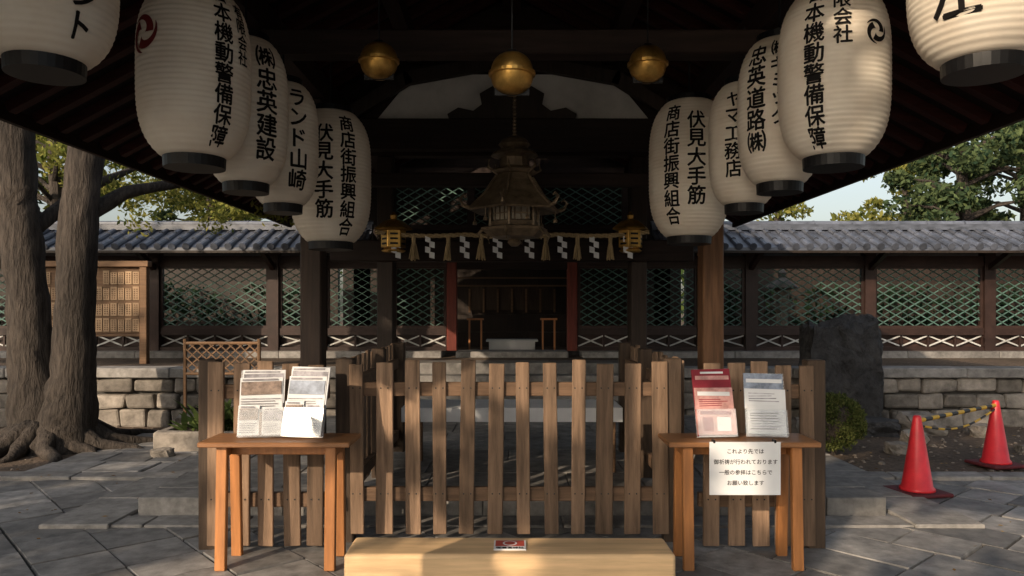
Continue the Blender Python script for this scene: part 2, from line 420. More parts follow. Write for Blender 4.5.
# ---------------------------------------------------------------- big worship-hall roof
hr=root('worship_hall')
EX,EZ,RZ=3.2,2.74,4.45; Y0,Y1=.9,10.9
b=B()
for sx in (-1,1):
    vs=[(0,Y0,RZ),(sx*EX,Y0,EZ),(sx*EX,Y1,EZ),(0,Y1,RZ)]; vs+=[(x,y,z+.14) for x,y,z in vs]
    b.add(vs,[(0,1,2,3),(7,6,5,4),(0,4,5,1),(1,5,6,2),(2,6,7,3)])
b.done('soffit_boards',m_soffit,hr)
b=B()
for sx in (-1,1):
    y=Y0+.05
    while y<Y1:
        b.beam((0,y,RZ-.035),(sx*(EX-.03),y,EZ-.035+.02),.07,.075); y+=.27
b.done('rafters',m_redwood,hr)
b=B()
for sx in (-1,1):
    b.bb(*sorted((sx*EX,sx*(EX+.04))),Y0,Y1,EZ-.09,EZ+.10)
    b.bb(*sorted((sx*1.6,sx*1.78)),Y0+.1,Y1-.2,3.26,3.46)
    b.bb(*sorted((sx*.85,sx*.97)),Y0+.1,Y1-.2,3.75,3.9)
b.bb(-.08,.08,Y0,Y1,RZ-.22,RZ-.06)
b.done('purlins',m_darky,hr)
b=B()
for y in (3.3,4.9,8.1):
    b.bb(-1.9,1.9,y-.08,y+.08,3.10,3.258)
b.bb(-1.95,1.95,8.02,8.18,1.97,2.2)
b.bb(-1.85,1.85,6.92,7.08,2.94,3.22)
b.bb(-1.9,1.9,6.93,7.07,2.60,2.72)
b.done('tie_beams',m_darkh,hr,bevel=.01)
b=B()
b.add([(-1.8,7.06,3.22),(1.8,7.06,3.22),(1.5,7.06,3.66),(0,7.06,4.4),(-1.5,7.06,3.66)],[(0,1,2,3,4)])
b.done('gable_boards',m_darkh,hr)
b=B(); b.add([(-1.28,7.04,3.222),(1.3,7.04,3.222),(1.02,7.04,3.56),(.6,7.04,3.66),(-.6,7.04,3.66),(-1.0,7.04,3.56)],[(0,1,2,3,4,5)])
b.done('plaster_field',m_plaster,hr)
b=B()
for sx in (-1,1):
    b.beam((sx*1.75,6.98,3.12),(sx*.95,6.98,3.62),.07,.12)
    b.beam((sx*1.0,6.98,3.60),(0,6.98,3.78),.07,.12)
prof=[(-.58,0),(-.6,.07),(-.5,.13),(-.36,.10),(-.28,.16),(-.3,.26),(-.18,.33),(-.1,.28),(-.08,.40),(0,.46),(.08,.40),(.1,.28),(.18,.33),(.3,.26),(.28,.16),(.36,.10),(.5,.13),(.6,.07),(.58,0)]
n=len(prof); vs=[(x,6.96,3.2+z) for x,z in prof]+[(x,7.03,3.2+z) for x,z in prof]
b.add(vs,[tuple(range(n)),tuple(range(2*n-1,n-1,-1))]+[(i,(i+1)%n,n+(i+1)%n,n+i) for i in range(n)])
b.done('carved_strut',m_dark,hr)
for sx in (-1,1):
    mp_=m_pillar if sx>0 else m_pillar_shade
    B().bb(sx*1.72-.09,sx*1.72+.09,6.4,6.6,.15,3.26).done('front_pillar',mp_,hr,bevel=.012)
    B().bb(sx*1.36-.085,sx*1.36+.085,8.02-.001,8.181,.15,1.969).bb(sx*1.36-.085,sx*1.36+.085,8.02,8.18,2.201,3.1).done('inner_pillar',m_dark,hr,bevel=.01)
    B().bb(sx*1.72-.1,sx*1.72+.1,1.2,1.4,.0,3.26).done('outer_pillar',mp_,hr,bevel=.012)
    B().bb(sx*1.72-.1,sx*1.72+.1,10.3,10.5,.7,3.26).done('rear_pillar',m_dark,hr,bevel=.012)
    B().lathe((sx*1.72,6.5,.14),[(.2,0),(.2,.03),(.16,.07)],20).done('pillar_base',m_slab,hr)
b=B()
for sx in (-1,1):
    y=Y0
    while y<Y1: b.tube([(0,y,RZ+.16),(sx*EX,y,EZ+.16)],[.06,.06],6); y+=.26
b.bb(-.15,.15,Y0,Y1,RZ+.16,RZ+.4)
b.done('roof_tiles',m_tile,hr)
# ---------------------------------------------------------------- paper lanterns
def paper_lantern(X,Y,z0,z1,R,cols,crest=None):
    r=root('paper_lantern',(X,Y,z0)); H=z1-z0
    def prof(z):
        u=(z-z0)/H*2-1; return R*math.sqrt(max(.02,1-(.9*abs(u))**3.6))
    b=B(); pr=[]; nr=max(20,int(H/.026))
    for i in range(nr*4+1):
        t=i/(nr*4); z=z0+H*t; pr.append((prof(z)+.0045*abs(math.sin(math.pi*i/4)),z))
    b.lathe((X,Y,0),pr,44); b.done('paper_body',m_paper,r,smooth=True)
    rb=prof(z0); b=B()
    b.lathe((X,Y,z0-.055),[(rb*.98,0),(rb*1.0,.055),(rb*1.0,.075)],32)
    b.lathe((X,Y,z1-.02),[(rb*1.0,0),(rb*1.0,.03),(rb*.98,.06)],32)
    b.tube([(X,Y,z1+.03),(X,Y,3.28)],[.008,.008],6)
    b.beam((X-rb,Y,z1+.03),(X+rb,Y,z1+.03),.02,.015)
    b.done('lacquer_rings_and_hanger',m_lacq,r)
    b=B()
    for (s,ang,size,ztop) in cols:
        z=z0+H*ztop
        for ch in s:
            vs,fs=text_geo(ch,size)
            for layer in bold(vs,size,.024):
                out=[]
                for v in layer:
                    zz=z-size*.5+v.y*1.02; rr=prof(zz)+.0068+v.z
                    a=math.radians(ang)+v.x/R
                    out.append((X+rr*math.sin(a),Y-rr*math.cos(a),zz))
                b.add(out,fs)
            z-=size*.99
    if b.v: b.done('ink_characters',m_ink,r)
    if crest:
        ang,zf,cr=crest; b=B()
        for k in range(3):
            n=14; a0=k*2*math.pi/3; outer=[];inner=[]
            for i in range(n+1):
                t=i/n; a=a0+t*2.6; w=(1-t)**.8*.24+.015
                rm=.42+.48*t; outer.append((math.cos(a)*(rm+w),math.sin(a)*(rm+w))); inner.append((math.cos(a)*(rm-w),math.sin(a)*(rm-w)))
            vs=[]
            for (x,y) in outer+inner:
                x*=cr;y*=cr; zz=z0+H*zf+y; rr=prof(zz)+.0065; A=math.radians(ang)+x/R
                vs.append((X+rr*math.sin(A),Y-rr*math.cos(A),zz))
            b.add(vs,[(i,i+1,n+2+i,n+1+i) for i in range(n)])
        b.done('crest',m_crest if X<0 else m_ink,r)
NB='日本機動警備保障'
paper_lantern(-1.96,3.15,2.49,3.30,.275,[('サント',62,.12,.50)])
paper_lantern(-1.65,3.9,2.24,3.10,.275,[(NB,52,.103,.985),('有限会社',77,.08,.9)],crest=(-34,.66,.11))
paper_lantern(-1.56,4.4,2.19,3.02,.235,[('㈱忠英建設',48,.132,.92),('上大阪支店',14,.07,.8)])
paper_lantern(-1.48,4.85,2.13,2.90,.22,[('ランド山崎',42,.13,.93)])
paper_lantern(-1.34,5.55,1.95,2.90,.29,[('商店街振興組合',38,.124,.94),('伏見大手筋',4,.135,.86)])
paper_lantern(1.98,3.15,2.49,3.30,.285,[('左',-52,.20,.40)])
paper_lantern(1.67,3.9,2.24,3.10,.27,[(NB,-42,.103,.97),('有限会社',-14,.09,1.0)],crest=(22,.66,.07))
paper_lantern(1.57,4.4,2.19,3.02,.235,[('忠英道路㈱',-52,.125,.93),('㈱ギミック',-20,.10,.95)])
paper_lantern(1.50,4.85,2.13,2.90,.22,[('ヤマ工務店',-34,.11,.9)],crest=(-2,.55,.07))
paper_lantern(1.31,5.55,1.99,2.98,.29,[('商店街振興組合',-38,.124,.94),('伏見大手筋',-3,.135,.88)])
# ---------------------------------------------------------------- bells
def bell(X,Y,Z,r):
    o=root('brass_bell',(X,Y,Z))
    pr=[]
    for i in range(17):
        a=-math.pi/2+math.pi*i/16; pr.append((max(.004,r*max(0,math.cos(a))**.8),r*.98*math.sin(a)))
    B().lathe((X,Y,Z),pr,28).done('shell',m_gold,o,smooth=True)
    b=B(); b.lathe((X,Y,Z-.012),[(r*1.0,0),(r*1.09,.004),(r*1.09,.02),(r*1.0,.024)],28)
    b.done('band',m_gold,o)
    b=B(); b.bb(X-r*.8,X+r*.8,Y-.006,Y+.006,Z-r*1.0,Z-r*.55); b.tube([(X,Y,Z+r*.9),(X,Y,3.3)],[.005,.005],6)
    b.tube([(X-.02,Y,Z+r*1.02),(X+.02,Y,Z+r*1.02)],[.015,.015],8); b.done('slot_and_hanger',m_lacq,o)
bell(-.77,4.34,2.89,.108); bell(0,3.75,2.63,.108); bell(.785,4.34,2.87,.108)
# ---------------------------------------------------------------- bronze hanging lantern
hl=root('bronze_hanging_lantern',(0.02,6,2.0)); c=(.02,6.0,0)
b=B()
b.lathe(c,[(.03,1.96),(.06,1.99),(.05,2.01),(.20,2.03),(.27,2.08),(.28,2.10),(.22,2.115)],6,.3)
b.lathe(c,[(.20,2.115),(.21,2.15),(.20,2.155)],6,.3)
b.lathe(c,[(.20,2.265),(.22,2.275),(.20,2.28)],6,.3)
b.lathe(c,[(.24,2.28),(.37,2.235),(.385,2.25),(.32,2.31),(.23,2.39),(.16,2.48),(.14,2.53),(.17,2.54),(.19,2.56),(.13,2.59)],6,.3)
b.lathe(c,[(.12,2.59),(.12,2.66),(.19,2.68),(.18,2.70),(.10,2.74),(.13,2.77),(.10,2.81),(.03,2.84)],12)
for k in range(6):
    a=.3+k*math.pi/3; x,y=math.cos(a),math.sin(a)
    b.tube([(.02+x*.36,6+y*.36,2.25),(.02+x*.42,6+y*.42,2.27),(.02+x*.45,6+y*.45,2.32),(.02+x*.42,6+y*.42,2.35),(.02+x*.40,6+y*.40,2.33)],[.018,.016,.013,.009,.006],6)
    b.tube([(.02+x*.37,6+y*.37,2.25),(.02+x*.25,6+y*.25,2.37),(.02+x*.15,6+y*.15,2.52)],[.014,.012,.012],6)
    b.tube([(.02+x*.2,6+y*.2,2.1),(.02+x*.2,6+y*.2,2.28)],[.014,.014],6)
    b.tube([(.02+x*.26,6+y*.26,2.09),(.02+x*.30,6+y*.30,2.05),(.02+x*.28,6+y*.28,2.0)],[.014,.012,.006],6)
    b.tube([(.02+x*.15,6+y*.15,2.54),(.02+x*.22,6+y*.22,2.58),(.02+x*.21,6+y*.21,2.64)],[.012,.012,.005],6)
    a2=a+math.pi/6; x2,y2=math.cos(a2),math.sin(a2)
    b.tube([(.02+x2*.33,6+y2*.33,2.24),(.02+x2*.33,6+y2*.33,2.17)],[.004,.004],5); b.lathe((.02+x2*.33,6+y2*.33,2.14),[(.018,0),(.016,.02),(.006,.035)],8)
b.done('body_and_roof',m_bronze,hl)
b=B()
for i in range(14):
    z=2.84+i*.028; b.lathe((.02,6,z),[(.012,0),(.016,.012),(.012,.024)],6)
b.done('chain',m_bronze,hl)
b=B(); bf=B()
for k in range(6):
    a=.3+(k+.5)*math.pi/3; R_=.19*math.cos(math.pi/6); q=Matrix.Rotation(a,3,'Z')
    b.box((.02+math.cos(a)*R_,6+math.sin(a)*R_,2.21),(.004,.15,.10),q)
    for t in (-.05,0,.05):
        bf.box((.02+math.cos(a)*(R_+.006)-math.sin(a)*t,6+math.sin(a)*(R_+.006)+math.cos(a)*t,2.21),(.005,.008,.11),q)
    bf.box((.02+math.cos(a)*(R_+.009),6+math.sin(a)*(R_+.009),2.21),(.004,.15,.008),q)
b.done('paper_panes',m_pane,hl); bf.done('pane_grille',m_bronze,hl)
for sx in (-1,1):
    X=sx*1.24; o=root('gilt_box_lantern',(X,7.85,2.2)); b=B()
    b.lathe((X,7.85,0),[(.10,2.05),(.13,2.07),(.10,2.09),(.10,2.10)],6,.2)
    b.lathe((X,7.85,0),[(.13,2.1),(.13,2.28),(.20,2.29),(.19,2.31),(.1,2.38),(.03,2.40),(.04,2.44),(.01,2.48)],6,.2)
    b.done('lantern_shell',m_gold,o,bevel=.004)
    b=B()
    for k in range(6):
        a=.2+(k+.5)*math.pi/3; q=Matrix.Rotation(a,3,'Z'); R_=.13*math.cos(math.pi/6)+.002
        for zz in (2.14,2.19,2.24): b.box((X+math.cos(a)*R_,7.85+math.sin(a)*R_,zz),(.004,.08,.02),q)
    b.tube([(X,7.85,2.47),(X,7.85,3.1)],[.006,.006],6); b.done('fretwork',m_lacq,o)
# shimenawa
sh=root('shimenawa_rope',(0,7.8,2.2)); b=B()
for st_ in range(3):
    pts=[];rad=[]
    for i in range(150):
        t=i/149; x=-1.42+2.84*t; z=2.26-.025*math.sin(math.pi*((t*3)%1))-.03*math.sin(math.pi*t); a=i*.55+st_*2.094
        pts.append((x,7.78+.013*math.cos(a),z+.013*math.sin(a))); rad.append(.012)
    b.tube(pts,rad,6)
b.done('rope',m_straw,sh,smooth=True)
b=B()
for x in (-1.02,-.66,-.32,.35,.68,1.02):
    for k in range(18):
        a=random.uniform(0,6.28); rr=random.uniform(.01,.055)
        b.tube([(x,7.78,2.2),(x+math.cos(a)*rr*.5,7.78+math.sin(a)*rr*.5,2.1),(x+math.cos(a)*rr,7.78+math.sin(a)*rr,1.96+random.uniform(0,.03))],[.006,.009,.006],5)
    b.tube([(x,7.78,2.24),(x,7.78,2.11)],[.022,.02],8)
b.done('straw_tassels',m_straw,sh)
b=B()
for x in (-1.2,-.85,-.49,-.15,.18,.52,.85,1.2):
    for k in range(4):
        dx=(.022 if k%2 else -.022); z=2.22-k*.055; y=7.762-.004*k
        b.add([(x+dx-.027,y,z),(x+dx+.027,y+.005,z-.014),(x+dx+.027,y+.005,z-.075),(x+dx-.027,y,z-.062)],[(0,1,2,3)])
b.done('paper_shide',m_wpaper,sh)
# ---------------------------------------------------------------- picket fences
def picket_line(name,p0,p1,n,z0=.07,z1=1.13,w=.095,posts=()):
    r=root(name); b=B(); br=B(); bn_=B(); p0=Vector((*p0,0)); p1=Vector((*p1,0)); d=(p1-p0); L=d.length; d.normalize(); nn=Vector((d.y,-d.x,0))
    ang=math.atan2(d.y,d.x)
    for i in range(n):
        t=(i+.5)/n; c=p0+d*(L*t+random.uniform(-.006,.006))+nn*.035
        q=Matrix.Rotation(ang,3,'Z')@Matrix.Rotation(random.uniform(-.014,.014),3,'Y')
        zt=z1+random.uniform(-.016,.016); ww=w*random.uniform(.86,1.1)
        b.box((c.x,c.y,(z0+zt)/2),(ww,.024,zt-z0),q,jit=.002)
        for zz in (.31,.96):
            for sx in (-1,1):
                pp=c+nn*.0125+d*sx*.022; bn_.tube([(pp.x,pp.y,zz+.01),(pp.x+nn.x*.003,pp.y+nn.y*.003,zz+.01)],[.005,.005],6)
    for z in (.31,.96):
        c=(p0+p1)/2; br.box((c.x,c.y,z),(L,.045,.085),Matrix.Rotation(ang,3,'Z'))
    b.done('pickets',m_picket,r,bevel=.004); br.done('rails',m_rail,r,bevel=.004); bn_.done('nails',m_blk,r)
    if posts:
        b=B()
        for t in posts:
            c=p0+d*L*t-nn*.02; b.box((c.x,c.y,.575),(.11,.10,1.15),Matrix.Rotation(ang,3,'Z'))
        b.done('posts',m_oldpost,r,bevel=.008)
    return r
picket_line('picket_fence',(-1.04,4.66),(1.0,4.66),12,posts=(0.002,.998))
picket_line('picket_fence',(-1.84,4.52),(-1.10,4.52),5,z0=.04,posts=(.02,))
picket_line('picket_fence',(1.12,4.52),(1.84,4.52),5,z0=.04,posts=(.98,))
picket_line('picket_fence',(-1.06,6.95),(-1.06,4.78),13,z0=.2,posts=(.01,.5))
picket_line('picket_fence',(1.06,4.78),(1.06,6.95),13,z0=.2,posts=(.5,.99))
ot=root('offering_table'); b=B(); b.bb(-.85,.85,6.0,6.5,.62,.66)
for x in (-.8,.8):
    for y in (6.03,6.47): b.bb(x-.03,x+.03,y-.03,y+.03,.15,.62)
b.done('table',m_board,ot,bevel=.004)
B().bb(-.88,.88,5.97,6.53,.661,.672).bb(-.88,.88,5.962,5.969,.56,.672).done('white_cloth',m_wpaper,ot)
# ---------------------------------------------------------------- bench
bn=root('low_wooden_bench')
B().bb(-.765,.745,3.40,3.68,.05,.338,jit=.004).done('seat_block',m_bench,bn,bevel=.018,seg=3)
B().bb(-.6,-.45,3.43,3.65,.015,.05).bb(.43,.58,3.43,3.65,.015,.05).done('feet',m_bench,bn)
z=.3445
b=B(); b.bb(-.085,.065,3.465,3.60,z-.008,z); b.done('label_plate',m_wpaper,bn)
b=B(); b.bb(-.078,.058,3.51,3.595,z+.0004,z+.001); b.done('label_red_field',m_stamp,bn)
b=B(); b.lathe((-.01,3.552,z+.0012),[(.034,0),(.034,.0005)],24); b.done('crest_disc',m_wpaper,bn)
b=B(); b.lathe((-.01,3.552,z+.002),[(.026,0),(.026,.0004)],24); b.done('crest_mark',m_stamp,bn)
vs,fs=text_geo('御香宮神社',.026); b=B()
for layer in bold(vs,.026,.012): b.add([(v.x-.01,3.487+v.y,z+.0006+v.z) for v in layer],fs)
b.done('label_text',m_ink,bn)
# ---------------------------------------------------------------- tables
def table(cx):
    r=root('wooden_display_table'); B().bb(cx-.415,cx+.415,4.08,4.40,.700,.728).done('top',m_tabletop,r,bevel=.005)
    b=B()
    for sx in (-1,1):
        x=cx+sx*.30
        for y0,y1 in ((4.15,4.12),(4.34,4.37)): b.beam((x,y1,.02),(x,y0,.699),.058,.04)
        b.bb(x-.02,x+.02,4.165,4.325,.635,.69)
    b.bb(cx-.279,cx+.279,4.225,4.25,.635,.69)
    b.done('legs',m_table,r,bevel=.004); return r
table(-1.30); table(1.27)
def rack(name,cx,w,h,papers,y=4.22,tilt=18,yaw=0):
    r=root(name,(cx,y,.73)); q=Matrix.Rotation(math.radians(yaw),3,'Z')@Matrix.Rotation(math.radians(-tilt),3,'X')
    def P(x,z,off): v=q@Vector((x,-off,z)); return Vector((cx,y,.735))+v
    b=B(); b.box(P(0,h/2,0),(w,.004,h),q); b.box(P(0,h*.2,.035),(w,.003,h*.4),q); b.box(P(0,.0,.018),(w,.035,.004),q)
    b.beam(P(0,h*.8,-.003),(cx,y+.14,.732),.06,.004)
    b.done('acrylic_stand',m_acr,r)
    byM={}
    for (x0,x1,z0,z1,m,o_) in papers:
        bb=byM.setdefault(m.name,(B(),m))[0]
        thick=.010 if o_ in (0,10) else .0012
        bb.box(P((x0+x1)/2*w,(z0+z1)/2*h,.004+o_*.002),((x1-x0)*w,thick,(z1-z0)*h),q@Matrix.Rotation(random.uniform(-.025,.025),3,'Y'))
    for k,(bb,m) in byM.items(): bb.done('sheets_'+k,m,r)
def lines(x0,x1,z0,z1,n,m,o_): return [(x0,x1-random.uniform(0,.25)*(x1-x0),z0+(z1-z0)*i/n,z0+(z1-z0)*(i+.35)/n,m,o_) for i in range(n)]
def brochure(x0,x1,z0,z1,o_,mp):
    h_=z1-z0
    return [(x0,x1,z0,z1,m_wpaper,o_),(x0+.03,x1-.03,z0+h_*.5,z1-h_*.12,mp,o_+3.2),(x0+.05,x1-.12,z1-h_*.09,z1-h_*.04,m_gray,o_+3.2)]+lines(x0+.04,x1-.04,z0+h_*.08,z0+h_*.44,5,m_gray,o_+3.2)
rack('leaflet_rack',-1.415,.245,.385,brochure(-.46,.50,.50,1.0,0,m_gray)+brochure(-.5,.46,.36,.88,4.5,m_brown)+brochure(-.5,-.03,.02,.46,11,m_brown)+brochure(.03,.5,.02,.42,11,m_gray),yaw=10)
rack('leaflet_rack',-1.175,.235,.40,brochure(-.48,.5,.46,1.0,0,m_gray)+brochure(-.5,.46,.34,.86,4.5,m_blue)+brochure(-.5,-.02,.02,.50,11,m_brown)+brochure(.03,.48,.02,.46,11,m_gray),tilt=16,yaw=-9)
rack('leaflet_rack',1.150,.225,.385,[(-.5,.5,.02,1.0,m_redp,0),(-.44,.44,.84,.90,m_pink,4),(-.30,.30,.93,.96,m_wpaper,4),(-.5,.5,.04,.72,m_pink,5),(-.42,.42,.60,.66,m_wpaper,6),(-.5,.5,.03,.40,m_pink,10),(-.40,.4,.32,.37,m_redp,14),(-.36,-.1,.08,.28,m_redp,14),(.0,.36,.08,.28,m_wpaper,14)]+lines(-.4,.35,.45,.57,4,m_redp,6),tilt=14,yaw=6)
rack('leaflet_rack',1.435,.225,.37,[(-.5,.46,.45,.99,m_blue,0),(-.44,.44,.84,.9,m_wpaper,4),(-.46,.46,.03,.48,m_wpaper,10),(-.5,.5,.42,.74,m_wpaper,5)]+lines(-.4,.35,.54,.7,4,m_gray,6)+lines(-.4,.35,.1,.38,7,m_gray,14),tilt=20,yaw=-8)
sg=root('paper_notice_sign',(1.27,4.06,.59)); B().bb(1.07,1.455,4.062,4.068,.448,.735).done('sheet',m_wpaper,sg)
b=B()
for i,s in enumerate(['これより先では','御祈祷が行われております','一般の参拝はこちらで','お願い致します']):
    vs,fs=text_geo(s,.029)
    for layer in bold(vs,.029,.01): b.add([(1.265+v.x,4.0612-v.z,.685-i*.057+v.y) for v in layer],fs)
b.done('lettering',m_ink,sg)
B().bb(1.09,1.10,4.058,4.1,.729,.745).bb(1.42,1.43,4.058,4.1,.729,.745).done('clips',m_lacq,sg)
# ---------------------------------------------------------------- notice board left
nb=root('donor_name_board'); b=B()
for x in (-6.62,-5.12): b.bb(x-.05,x+.05,10.4,10.5,.7,2.1)
b.bb(-6.7,-5.04,10.38,10.5,2.05,2.13); b.bb(-6.57,-5.17,10.46,10.49,1.12,2.049); b.bb(-6.57,-5.17,10.41,10.5,1.08,1.119)
b.done('frame',m_board,nb,bevel=.006)
b=B(); b2=B()
for r_ in range(4):
    for k in range(13):
        if random.random()<.12: continue
        x=-6.52+k*.103; b.bb(x,x+.088,10.445,10.458,1.15+r_*.22,1.15+r_*.22+.17+random.uniform(-.012,.02))
        for q_ in range(2):
            for j in range(5):
                xx=x+.018+q_*.034; b2.bb(xx,xx+.014+random.uniform(0,.006),10.441,10.4445,1.17+r_*.22+j*.03,1.187+r_*.22+j*.03)
b.done('name_plaques',m_name,nb); b2.done('plaque_writing',m_board,nb)
# ---------------------------------------------------------------- rocks
def blob(name,loc,dim,mat,parent=None,amp=.12,seed=1,k=.3,cuts=16):
    bm=bmesh.new(); bmesh.ops.create_cube(bm,size=1); bmesh.ops.subdivide_edges(bm,edges=bm.edges[:],cuts=cuts,use_grid_fill=True)
    for v in bm.verts:
        p=v.co.copy(); s=p.normalized()*.58; p=p.lerp(s,k)
        nz=noise.noise_vector(p*2.3+Vector((seed*7,0,0)))*amp+noise.noise_vector(p*6+Vector((seed*3,1,0)))*amp*.45+noise.noise_vector(p*15+Vector((seed,1,0)))*amp*.22
        v.co=Vector(((p.x+nz.x)*dim[0],(p.y+nz.y)*dim[1],(p.z+nz.z)*dim[2]))+Vector(loc)
    me=bpy.data.meshes.new(name); bm.to_mesh(me); bm.free(); me.materials.append(mat)
    o=bpy.data.objects.new(name,me); COL.objects.link(o)
    if parent: o.parent=parent; o.matrix_parent_inverse=Matrix.Translation(parent.location).inverted()
    return o
mo=root('stone_monument',(3.95,8.95,0)); blob('slab_rock',(3.93,8.95,.66),(.84,.42,1.32),m_rock,mo,.13,3,.28,24); blob('foot_rock',(3.93,8.78,.05),(1.0,.5,.28),m_rock,mo,.12,5)
for i,(x,y,s) in enumerate([(3.45,8.7,.3),(4.8,8.8,.35),(-3.3,8.8,.35),(-3.8,9.0,.3),(5.4,8.6,.2),(4.4,8.2,.18),(3.9,7.6,.16),(-3.4,7.3,.15),(5.2,7.6,.12),(5.9,8.1,.16)]): blob('garden_rock',(x,y,s*.3),(s*1.3,s,s*.8),m_stone,None,.14,i+9,.5,6)
bs=root('round_bush',(3.22,7.5,0))
cl=[]
for _ in range(90):
    d=Vector((random.gauss(0,1),random.gauss(0,1),random.gauss(0,1))).normalized(); cl.append((3.22+d.x*.23,7.5+d.y*.23,.33+d.z*.22,.085))
foliage('leaves',cl+[(3.22,7.5,.33,.2)]*3,170,.017,m_leaf_b,bs,1)
B().tube([(3.22,7.5,0),(3.22,7.5,.3)],[.03,.02],6).done('stem',m_bark,bs)
blob('inner_twigs',(3.22,7.5,.33),(.36,.36,.36),m_bark,bs,.1,2,1,6)
# ---------------------------------------------------------------- cones
def cone(X,Y,h):
    r=root('traffic_cone',(X,Y,0)); B().box((X,Y,.035),(.36,.36,.03),Matrix.Rotation(.2,3,'Z')).done('base',m_conebase,r,bevel=.01)
    B().lathe((X,Y,.05),[(.13,0),(.125,.02),(.112,.03),(.03,h-.07),(.026,h-.055),(.018,h-.05)],28).done('body',m_cone,r,smooth=True)
cone(3.16,5.85,.63); cone(4.45,6.9,.62)
br=root('striped_barrier_bar')
a=Vector((3.16,5.85,.585)); c=Vector((4.45,6.9,.575)); by=B(); bk=B(); n=13
for i in range(n):
    p=a.lerp(c,i/n); q=a.lerp(c,(i+1)/n); sag=lambda t:-.10*math.sin(math.pi*t)
    (by if i%2==0 else bk).tube([p,q],[.017,.017],10)
    p2=p.copy(); q2=q.copy(); p2.z+=sag(i/n)-.03; q2.z+=sag((i+1)/n)-.03
    (bk if i%2==0 else by).tube([p2,q2],[.009,.009],8)
by.done('yellow_bands',m_yel,br); bk.done('black_bands',m_blk,br)
# ---------------------------------------------------------------- left planter + bamboo screen + plant
pl=root('stone_planter'); b=B()
for x,w in ((-3.62,.5),(-3.1,.48)): b.bb(x,x+w,7.55,7.65,0,.22,jit=.01)
b.bb(-3.62,-2.66,8.2,8.3,0,.22); b.bb(-3.62,-3.52,7.66,8.19,0,.22); b.done('edging',m_stone,pl,bevel=.015)
B().bb(-3.5,-2.7,7.66,8.19,0,.17).done('soil',m_soil,pl)
ag=root('broad_leaf_plant'); b=B()
for k in range(90):
    a=random.uniform(0,6.28); l=random.uniform(.25,.55); x,y=-3.1+random.gauss(0,.16),7.92+random.gauss(0,.08); e=random.uniform(.3,1.2)
    p=[Vector((x,y,.17))+Vector((math.cos(a)*l*t*math.cos(e),math.sin(a)*l*t*math.cos(e),l*t*math.sin(e)*(1.3-.5*t))) for t in (0,.35,.7,1)]
    s=Vector((-math.sin(a),math.cos(a),0)); ws=[.008,.032,.024,.002]; vs=[]
    for pp,w in zip(p,ws): vs+=[pp-s*w,pp+s*w]
    b.add(vs,[(0,1,3,2),(2,3,5,4),(4,5,7,6)])
b.done('leaves',m_leaf_g,ag)
bsn=root('bamboo_screen'); b=B(); lattice(b,-3.75,-2.9,.72,1.06,8.6,.11,.9,.014,.014); b.tube([(-3.75,8.6,1.07),(-2.9,8.6,1.07)],[.018,.018],8); b.tube([(-3.75,8.6,.72),(-2.9,8.6,.72)],[.018,.018],8)
for x in (-3.75,-2.9): b.tube([(x,8.6,0),(x,8.6,1.12)],[.022,.022],8)
b.done('bamboo',m_board,bsn)
# ---------------------------------------------------------------- trees
tr=root('old_garden_tree',(-4.8,7.9,0)); b=B()
def path(pts,n=14):
    out=[];m=len(pts)-1
    for i in range(n+1):
        t=i/n*m; k=min(int(t),m-1); f=t-k; out.append([pts[k][j]*(1-f)+pts[k+1][j]*f for j in range(4)])
    return out
def limb(b,pts,seg=14,n=16,jit=.07):
    q=path(pts,n); b.tube([p[:3] for p in q],[p[3] for p in q],seg,jit)
limb(b,[(-4.92,7.9,-.05,.42),(-4.97,7.9,.3,.29),(-5.04,7.9,.8,.22),(-5.10,7.9,1.6,.195),(-5.2,7.9,2.5,.19),(-5.22,7.85,3.6,.18),(-5.5,7.8,5.2,.14),(-5.8,7.6,6.6,.06)],20,40,.09)
limb(b,[(-4.68,7.8,-.05,.40),(-4.62,7.8,.3,.28),(-4.56,7.8,.8,.205),(-4.54,7.8,1.6,.185),(-4.50,7.8,2.5,.18),(-4.38,7.85,3.6,.16),(-4.0,8,5.2,.12),(-3.6,8,6.4,.05)],20,40,.09)
limb(b,[(-4.5,7.8,2.4,.10),(-4.2,8.2,2.75,.07),(-3.8,8.8,2.95,.045),(-3.2,9.4,3.05,.02)],8)
limb(b,[(-5.15,7.9,2.2,.09),(-4.9,8.5,2.8,.07),(-4.6,9.2,3.2,.03)],8)
for k in range(16):
    a=k*2*math.pi/16+random.uniform(-.2,.2); l=random.uniform(.5,1.0); cx,cy=-4.8+.25*math.cos(a),7.85+.2*math.sin(a)
    limb(b,[(cx,cy,.26,.11),(cx+math.cos(a)*l*.4,cy+math.sin(a)*l*.4,.06,.08),(cx+math.cos(a+.25)*l*.8,cy+math.sin(a+.25)*l*.8,.02,.05),(cx+math.cos(a+.1)*l*1.2,cy+math.sin(a+.1)*l*1.2,-.04,.02)],8,9,.12)
b.done('trunks_and_roots',m_bark,tr,smooth=True)
foliage('crown',[(-4.8+random.gauss(0,1.5),7.6+random.gauss(0,1.0),6.0+random.gauss(0,.8),.6) for _ in range(30)],130,.08,m_leaf_g,tr)
foliage('low_sprays',[(-5.0+random.uniform(0,2.2),8.6+random.uniform(0,1.2),3.0+random.gauss(0,.24),.26) for _ in range(30)],100,.04,m_leaf_y,tr)
